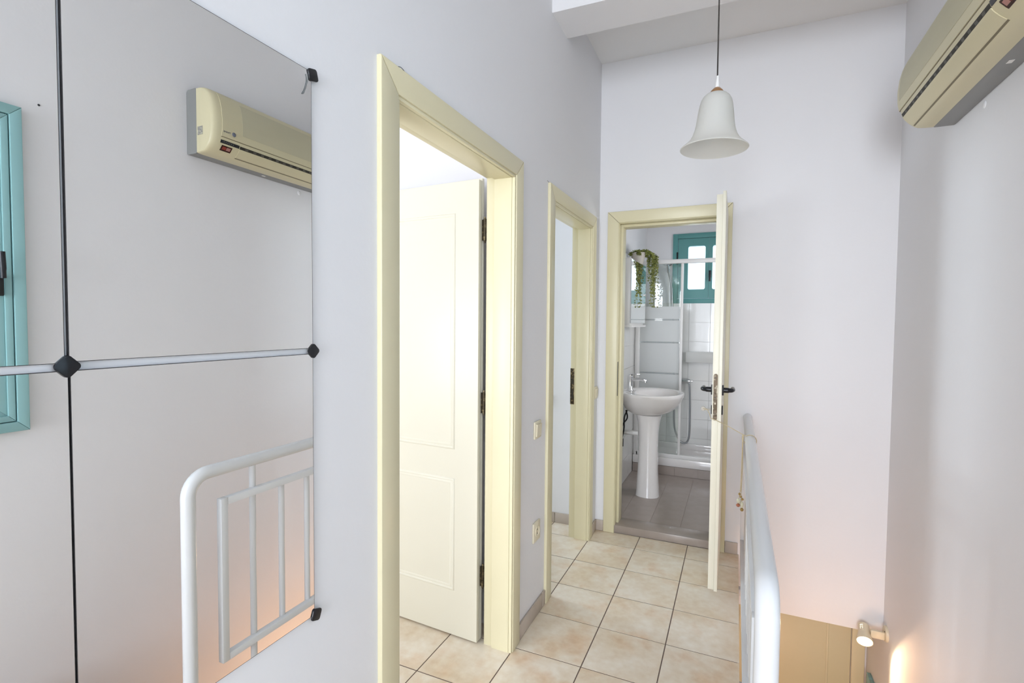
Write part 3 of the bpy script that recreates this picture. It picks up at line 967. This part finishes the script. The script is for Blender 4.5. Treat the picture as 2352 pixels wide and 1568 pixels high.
def clip(y, z, rot, label, s=.0128):
    bm = bmesh.new()
    bx(bm, .0062, .0094, -s, s, -s, s)
    es = [e for e in bm.edges if abs(e.verts[0].co.x - e.verts[1].co.x) > .001]
    bmesh.ops.bevel(bm, geom=es, offset=s * .45, segments=4, affect='EDGES', profile=.5)
    es = [e for e in bm.edges if all(v.co.x > .0093 for v in e.verts)]
    bmesh.ops.bevel(bm, geom=es, offset=.0010, segments=2, affect='EDGES', profile=.5)
    R = Matrix.Rotation(rot, 4, 'X')
    for v in bm.verts:
        q = R @ v.co
        v.co = V((v.co.x, q.y + y, q.z + z))
    clip_o = tag(build('mirror_clip', bm, BLACK, None, 40), label, 'mirror clip', 'black mirror clips')
    bm = bmesh.new()
    tube(bm, [(0, y, z), (.0080, y, z)], .0025, 8)
    build('screw_stem', bm, BLACK, clip_o, 40)
clip(YC - .002, 1.3526, math.radians(45), 'black diamond clip where the four mirror panels meet')
clip(YM + .0005, 1.3526, math.radians(45), 'black clip at the joint of the two mirror panels nearest the doorway')
clip(YM + .0035, 1.9522, math.radians(14), 'black tilted clip on the top corner of the mirror')
clip(YM + .0040, .7553, math.radians(-20), 'black tilted clip on the bottom corner of the mirror')
bm = bmesh.new()
tube(bm, smooth_path([(.0085, .8275, 1.948), (.0080, .8290, 1.939), (.0075, .8275, 1.929), (.0075, .8225, 1.914), (.0075, .8165, 1.902)], 5), [.0011] * 18 + [.0016] * 3, 8)
tag(build('thread', bm, mat('grey_thread', (.16, .17, .17), .6), None, 60), 'loose grey thread hanging from the top mirror clip', 'thread')

# ------------------------------------------------------------------ switches and socket
def rocker_x(y0, y1, z0, z1, label, mode):
    t = thing('light_switch' if mode != 'socket' else 'wall_socket', (0, (y0 + y1) / 2, z0), label, 'switch' if mode != 'socket' else 'socket')
    box('plate', .0, .009, y0, y1, z0, z1, SWITCH, t, bev=.003)
    if mode == 'switch':
        m_ = .013
        bm = bmesh.new()
        prism(bm, [(.009, z0 + m_), (.0135, z0 + m_), (.017, z1 - m_), (.009, z1 - m_)], 'y', y0 + m_, y1 - m_)
        build('rocker', bm, SWITCH, t)
    else:
        yc, zc = (y0 + y1) / 2, (z0 + z1) / 2
        bm = bmesh.new()
        lathe(bm, [(.0255, 0), (.0255, .0035), (.0215, .0035), (.020, -.0), (0, .0003)], (.009, yc, zc), (1, 0, 0), 28)
        fce = build('socket_well', bm, SWITCH, t, 40)
        for dz in (-.0095, .0095):
            bm = bmesh.new()
            tube(bm, [(.0093, yc, zc + dz), (.0102, yc, zc + dz)], .003, 10)
            build('pin_hole', bm, DARKSLOT, fce)
    return t
rocker_x(2.195, 2.278, .868, .951, 'ivory light switch between the two doorways', 'switch')
rocker_x(2.192, 2.278, .372, .466, 'ivory wall socket low between the two doorways', 'socket')
rocker_x(3.270, 3.353, .910, .993, 'ivory light switch in the corner by the bathroom casing', 'switch')
t = thing('light_switch', (-.36, D, .83), 'pale light switch on the wall inside the second doorway', 'switch')
box('plate', -.402, -.319, D - .009, D, .828, .911, WPLAST, t, bev=.003)
box('rocker', -.389, -.332, D - .014, D - .009, .841, .898, WPLAST, t, bev=.002)

# ------------------------------------------------------------------ railing
XR, ZR, YR, RR = .9346, .8542, 1.1643, .0245
rail = thing('stair_railing', (XR, 2.27, 0), 'white enamelled steel railing along the stairwell edge', 'railing')
bm = bmesh.new()
bend = []
rb = .075
for k in range(9):
    a = math.pi * k / 16
    bend.append((XR, YR + rb - rb * math.cos(a), ZR - rb + rb * math.sin(a)))
path = [(XR, YR, -.16), (XR, YR, .3)] + bend + [(XR, YR + .4, ZR), (XR, D - .0, ZR)]
tube(bm, path, RR, 28)
build('handrail', bm, WPAINT, rail, 50)
FX0, FX1 = .909, .936
FY0, FY1, FZ0, FZ1, FS = 1.2735, 3.302, .1070, .7430, .028
bm = bmesh.new()
bx(bm, FX0, FX1, FY0, FY0 + FS, FZ0, FZ1, .002)
bx(bm, FX0, FX1, FY1 - FS, FY1, FZ0, FZ1, .002)
bx(bm, FX0, FX1, FY0 + FS, FY1 - FS, FZ0, FZ0 + FS, .002)
bx(bm, FX0, FX1, FY0 + FS, FY1 - FS, FZ1 - FS, FZ1, .002)
build('panel_frame', bm, WPAINT, rail, 40)
for k in range(13):
    y = 1.431 + .1418 * k
    bm = bmesh.new()
    if k in (0, 6, 12):
        tube(bm, [(XR + .004, y, -.14), (XR + .004, y, ZR)], .0125, 16)
    else:
        tube(bm, [(XR + .004, y, FZ0 + .01), (XR + .004, y, FZ1 - .01)], .0125, 16)
    build('baluster', bm, WPAINT, rail, 50)
for y in (YR, 1.431, 1.431 + .1418 * 6, 1.431 + .1418 * 12):
    box('fixing_bracket', .8975, XR - .004, y - .02, y + .02, -.13, -.09, WPAINT, rail, bev=.003)
# ------------------------------------------------------------------ cord tying the bathroom door, with beads
cord = thing('beaded_cord', (.905, 2.70, .50), 'jute cord tying the bathroom door to the railing, with hanging beads', 'cord')
bm = bmesh.new()
yk = 2.70
p = [(.712, 2.797, .979), (.735, 2.775, .975), (.7490, 2.745, .950), (.7540, 2.7355, .941), (.768, 2.7400, .937), (.795, 2.7420, .925), (.806, 2.740, .921), (.86, 2.722, .898), (.9015, 2.704, .880)]
tube(bm, smooth_path(p, 6), .0018, 8)
loop = [(XR + (RR + .003) * math.cos(a), yk, ZR + (RR + .003) * math.sin(a)) for a in [math.radians(130 - 300 * k / 24) for k in range(25)]]
tube(bm, [(.9015, 2.704, .880)] + loop, .0020, 8)
build('tied_cord', bm, ROPE, cord, 60)
bm = bmesh.new()
lathe(bm, [(0, -.020), (.0035, -.018), (.0048, -.004), (.0044, .006), (.003, .012), (0, .014)], (.9020, 2.700, .868), (0, 0, 1), 12)
build('knot', bm, ROPE, cord, 50)
bm = bmesh.new()
tube(bm, smooth_path([(.9010, 2.698, .860), (.9000, 2.695, .82), (.8985, 2.690, .70), (.8965, 2.685, .605)], 5), .0018, 8)
tube(bm, smooth_path([(.9030, 2.699, .860), (.9025, 2.695, .80), (.9030, 2.690, .70), (.9000, 2.685, .600)], 5), .0018, 8)
tube(bm, [(.8955, 2.685, .61), (.8870, 2.685, .535)], .0015, 6)
tube(bm, [(.899, 2.685, .61), (.9055, 2.685, .515)], .0015, 6)
build('hanging_strand', bm, ROPE, cord, 60)
def bead(c, r, h, m):
    bm = bmesh.new()
    n = 8
    lathe(bm, [(r * math.sin(math.pi * k / n) if 0 < k < n else 0, -h * math.cos(math.pi * k / n)) for k in range(n + 1)], c, (0, 0, 1), 16)
    build('bead', bm, m, cord, 70)
bead((.8930, 2.685, .590), .0058, .0065, BEADG)
bead((.8990, 2.685, .578), .0055, .006, BEADG)
bead((.9060, 2.685, .566), .0070, .0060, BEADG)
bead((.8895, 2.685, .556), .0095, .0125, BEADW)
bead((.8880, 2.685, .5345), .0095, .0085, BEADR)
bead((.9045, 2.685, .5395), .0085, .0165, BEADW)
bead((.9050, 2.685, .5150), .0085, .0085, BEADG)

# ------------------------------------------------------------------ pendant lamp
PX, PY = .783, 1.85
PK = 1.85 / 1.70
def pr(prof):
    return [(r * PK, h * PK) for r, h in prof]
pend = thing('pendant_lamp', (PX, PY, CEIL), 'frosted glass bell pendant lamp hanging on a dark cord', 'lamp')
bm = bmesh.new()
tube(bm, [(PX, PY, 2.238), (PX, PY, CEIL - .02)], .0023, 8)
build('cord', bm, CORD, pend, 60)
bm = bmesh.new()
lathe(bm, [(0, -.05), (.012, -.05), (.02, -.04), (.045, -.012), (.05, 0), (0, 0)], (PX, PY, CEIL), (0, 0, 1), 28)
build('ceiling_rose', bm, WPLAST, pend, 40)
# the shade hangs slightly askew
tilt = Matrix.Translation((PX, PY, 2.2143)) @ Matrix.Rotation(math.radians(1.7), 4, 'Y') @ Matrix.Translation((-PX, -PY, -2.2143))
def tl_(bm):
    bmesh.ops.transform(bm, matrix=tilt, verts=bm.verts[:])
    return bm
bm = bmesh.new()
lathe(bm, pr([(0, .035), (.0038, .035), (.0045, .02), (.0062, .012), (.0065, 0), (0, 0)]), (PX, PY, 2.2100), (0, 0, 1), 16)
build('cord_grip', tl_(bm), WPLAST, pend, 40)
bm = bmesh.new()
lathe(bm, pr([(.004, .0), (.010, -.004), (.017, -.011), (.0205, -.017), (.0205, -.021), (.018, -.021), (.015, -.015), (.004, -.008)]), (PX, PY, 2.2122), (0, 0, 1), 28)
build('cap', tl_(bm), COPPER, pend, 40)
bm = bmesh.new()
lathe(bm, pr([(0, -.012), (.0155, -.014), (.0155, -.060), (0, -.060)]), (PX, PY, 2.2122), (0, 0, 1), 20)
build('lamp_holder', tl_(bm), BLACK, pend, 40)
prof = [(.0150, -.0205), (.022, -.0215), (.031, -.0255), (.039, -.033), (.0445, -.043), (.0480, -.056), (.0510, -.075), (.0535, -.095), (.0560, -.115), (.0595, -.133), (.0650, -.149), (.0730, -.163), (.0830, -.174), (.0930, -.182), (.0985, -.187), (.1000, -.189)]
inner = [(r - .003 if r < .095 else r - .0015, h - .0015 if r > .05 else h - .003) for r, h in prof][::-1]
inner[-1] = (.0135, -.0225)
bm = bmesh.new()
lathe(bm, pr(prof + inner), (PX, PY, 2.2143), (0, 0, 1), 56)
build('lamp_shade', tl_(bm), SHADE, pend, 60)

# ------------------------------------------------------------------ wall spot lamp in the stairwell
sy, sz = 3.300, -.262
spot = thing('wall_spotlight', (W, sy, sz), 'small ivory wall spotlight glowing warm in the stairwell', 'lamp')
bm = bmesh.new()
lathe(bm, [(0, 0), (.042, 0), (.042, .006), (.038, .012), (0, .013)], (W, sy, sz), (-1, 0, 0), 32)
build('base', bm, LAMPW, spot, 40)
for dz in (-.016, .016):
    bm = bmesh.new()
    lathe(bm, [(0, .002), (.003, .001), (.0035, 0)], (W - .0128, sy - .012, sz + dz), (-1, 0, 0), 10)
    build('screw', bm, BLACK, spot)
ax = V((-.10, -.90, -.42)).normalized()
hc = V((1.545, sy - .005, sz - .02))
bm = bmesh.new()
bx(bm, hc.x + .028, W - .012, sy - .016, sy + .002, sz - .032, sz + .010, .003)
build('arm', bm, LAMPW, spot, 40)
bm = bmesh.new()
lathe(bm, [(0, -.055), (.020, -.055), (.027, -.048), (.028, .00), (.030, .012), (.038, .040), (.039, .052), (.036, .052), (.034, .040), (.0, .030)], hc, ax, 32)
head = build('head', bm, LAMPW, spot, 35)
bm = bmesh.new()
lathe(bm, [(0, .049), (.030, .047), (.0345, .044), (.0345, .040), (0, .040)], hc, ax, 28)
build('bulb_face', bm, GLOW, head, 50)
e1 = ax.cross(V((1, 0, 0))).normalized()
for k in range(4):
    c = hc + ax * (-.030 + .011 * k) + V((-.5, -.25, .85)).normalized() * .0265
    bm = bmesh.new()
    side = ax.cross(V((-.5, -.25, .85))).normalized()
    tube(bm, [c - side * .006, c + side * .006], .0011, 6)
    build('vent_slit', bm, GLOW, head)
sl = bpy.data.lights.new('spot_bulb', 'SPOT')
sl.energy = 5.5
sl.color = (1.0, .62, .36)
sl.spot_size = math.radians(140)
sl.spot_blend = .12
sl.shadow_soft_size = .03
so = bpy.data.objects.new('spot_bulb', sl)
C.objects.link(so)
so.location = hc + ax * .062
so.rotation_euler = ax.to_track_quat('-Z', 'Y').to_euler()
# lamp of the lower hall, below the frame
ll = bpy.data.lights.new('lower_hall_lamp', 'POINT')
ll.energy = 10
ll.color = (1.0, .61, .38)
ll.shadow_soft_size = .12
lo = bpy.data.objects.new('lower_hall_lamp', ll)
C.objects.link(lo)
lo.location = (1.15, 2.25, -.95)

# ------------------------------------------------------------------ air conditioner
Y0, Y1, ZB = 1.654, 2.617, 2.231
ac = thing('air_conditioner', (W, (Y0 + Y1) / 2, ZB), 'aged cream split air conditioner high on the right wall', 'air conditioner')
bm = bmesh.new()
prism(bm, [(W, ZB), (W - .0735, ZB), (W - .0735, ZB + .312), (W - .01, ZB + .312), (W, ZB + .302)], 'y', Y0, Y1)
es = [e for e in bm.edges if abs(e.verts[0].co.x - e.verts[1].co.x) < 1e-4 and abs(e.verts[0].co.y - e.verts[1].co.y) < 1e-4]
bmesh.ops.bevel(bm, geom=[e for e in bm.edges if abs(e.verts[0].co.y - e.verts[1].co.y) > .5], offset=.006, segments=2, affect='EDGES', profile=.5)
acb = build('back_body', bm, GREY, ac, 40)
P = [(.073, 0), (.10, .0005), (.125, .003), (.140, .010), (.158, .025), (.174, .043), (.182, .060), (.188, .080), (.194, .11), (.1955, .16), (.190, .21), (.180, .25), (.166, .28), (.148, .300), (.125, .310), (.10, .3135), (.073, .314)]
bm = bmesh.new()
def acring(y, k, sz=1.0):
    out = []
    for o, z in P:
        zc = .157
        out.append(bm.verts.new(V((W - (.073 + (o - .073) * k), y, ZB + zc + (z - zc) * sz))))
    return out
stations = [(Y0, .80, .97), (Y0 + .004, .88, .985), (Y0 + .012, .94, .994), (Y0 + .028, .985, 1), (Y0 + .05, 1, 1), (Y1 - .02, 1, 1), (Y1 - .008, .985, .997), (Y1, .96, .99)]
rs = [acring(*s) for s in stations]
for a, b in zip(rs, rs[1:]):
    for k in range(len(P) - 1):
        bm.faces.new((a[k], a[k + 1], b[k + 1], b[k]))
    bm.faces.new((a[-1], a[0], b[0], b[-1]))
bm.faces.new(rs[0][::-1]); bm.faces.new(rs[-1])
shell = build('front_shell', bm, ACC, ac, 50)
def pz(z):      # offset from the wall at a height above the bottom (front side)
    pts = [p for p in P if p[0] >= .12]
    for a, b in zip(pts, pts[1:]):
        if a[1] <= z <= b[1]:
            return a[0] + (b[0] - a[0]) * (z - a[1]) / (b[1] - a[1])
    return pts[-1][0]
def skin(nm, y0, y1, z0, z1, lift, m, parent, thick=.0, n=10, e0=0.0):
    """curved plate following the shell's front"""
    bm = bmesh.new()
    rows = []
    for k in range(n + 1):
        z = z0 + (z1 - z0) * k / n
        o = pz(z) + lift
        o2 = pz(z) - .004
        rows.append([bm.verts.new(V((W - a, y, ZB + z))) for a, y in ((o, y0), (o, y1), (o2, y1), (o2, y0))])
    for a, b in zip(rows, rows[1:]):
        for k in range(4):
            bm.faces.new((a[k], a[(k + 1) % 4], b[(k + 1) % 4], b[k]))
    bm.faces.new(rows[0][::-1]); bm.faces.new(rows[-1])
    return build(nm, bm, m, parent, 40)
LV0 = 1.805
fp = skin('front_panel', Y0 + .045, Y1 - .004, .082, .292, .0025, ACC, ac, n=18)
skin('intake_grille', LV0 + .005, Y1 - .03, .115, .272, .0032, ACG, fp, n=16)
skin('panel_gap', Y0 + .045, Y1 - .004, .0785, .0815, .0006, SEAM, ac, n=2)
skin('outlet_slot', LV0, Y1 - .018, .050, .064, .0010, DARKSLOT, ac, n=4)
skin('louver', LV0, Y1 - .018, .0125, .050, .0030, ACC, ac, n=8)
skin('lower_gap', LV0, Y1 - .018, .0090, .0120, .0010, SEAM, ac, n=2)
for k in range(16):
    y = LV0 + .03 + k * .047
    skin('vane', y, y + .018, .053, .061, .0014, VANE, ac, n=2)
ds = skin('display_strip', 1.700, LV0 - .004, .052, .066, .0014, BLACK, ac, n=4)
iw = skin('receiver_window', 1.712, 1.768, .022, .044, .0016, DKRED, ac, n=5)
skin('lens', 1.719, 1.738, .027, .039, .0022, RED, iw, n=3)
skin('lens', 1.741, 1.762, .027, .039, .0022, PINKLENS, iw, n=3)
for k in range(6):
    skin('indicator_mark', 1.716 + k * .010, 1.719 + k * .010, .0575, .0605, .0019, GREY, ds, n=1)
# badge and lettering
o_b = pz(.105) + .0028
bm = bmesh.new()
lathe(bm, [(0, .0022), (.009, .002), (.0105, .001), (.0108, 0), (0, 0)], (W - o_b, 1.762, ZB + .106), (-1, 0, 0), 24)
build('badge', bm, BADGE, fp, 40)
def text_mesh(nm, s, size, m, parent, mtx):
    cu = bpy.data.curves.new(nm, 'FONT')
    cu.body = s; cu.size = size; cu.extrude = .0003
    cu.align_x = 'LEFT'
    tmp = bpy.data.objects.new(nm, cu)
    C.objects.link(tmp)
    dg = bpy.context.evaluated_depsgraph_get()
    me = bpy.data.meshes.new_from_object(tmp.evaluated_get(dg))
    bpy.data.objects.remove(tmp, do_unlink=True)
    bm = bmesh.new(); bm.from_mesh(me); bpy.data.meshes.remove(me)
    bmesh.ops.transform(bm, matrix=mtx, verts=bm.verts[:])
    return build(nm, bm, m, parent)
# the wall's outward normal is -x; reading direction for a viewer facing +x is -y
mt = Matrix(((0, 0, -1, W - o_b - .0003), (-1, 0, 0, 1.744), (0, 1, 0, ZB + .102), (0, 0, 0, 1)))
text_mesh('lettering', 'TRANE', .0125, PRINT, fp, mt)
# sticker on the rounded near end and the arrow label underneath
bm = bmesh.new()
bx(bm, W - .118, W - .082, Y0 - .0012, Y0 + .0004, ZB + .085, ZB + .125)
build('sticker', bm, STICK, shell)
bm = bmesh.new()
bx(bm, W - .048, W - .034, 2.050, 2.072, ZB - .0008, ZB + .0002)
build('underside_label', bm, WPLAST, acb)
pb = bmesh.new()
lathe(pb, [(0, .004), (.008, .0035), (.012, .002), (.014, 0), (0, 0)], (W, 2.353, ZB - .022), (-1, 0, 0), 20)
tag(build('pipe_plug', pb, PL, None, 50), 'white putty plug on the wall below the air conditioner', 'plug')
pb = bmesh.new()
lathe(pb, [(0, .004), (.003, .003), (.0045, 0), (0, 0)], (W, 1.074, 2.247), (-1, 0, 0), 10)
tag(build('wall_nail', pb, BLACK, None, 50), 'tiny dark nail above the teal window', 'nail')

# ------------------------------------------------------------------ hairline cracks in the plaster above the casings
CRACK = mat('dark_crack', (.10, .09, .08), .9)
wl = bpy.data.objects['wall_left']
for pts in ([(1.145, 2.109), (1.17, 2.118), (1.20, 2.110), (1.26, 2.107)], [(1.30, 2.107), (1.42, 2.1065), (1.50, 2.108), (1.545, 2.113)],
            [(1.60, 2.108), (1.66, 2.107), (1.76, 2.1075), (1.80, 2.111)], [(2.345, 2.112), (2.375, 2.1085), (2.45, 2.1075), (2.56, 2.107)]):
    bm = bmesh.new()
    tube(bm, smooth_path([(.0004, y, z) for y, z in pts], 4), .0009, 5)
    build('crack', bm, CRACK, wl)
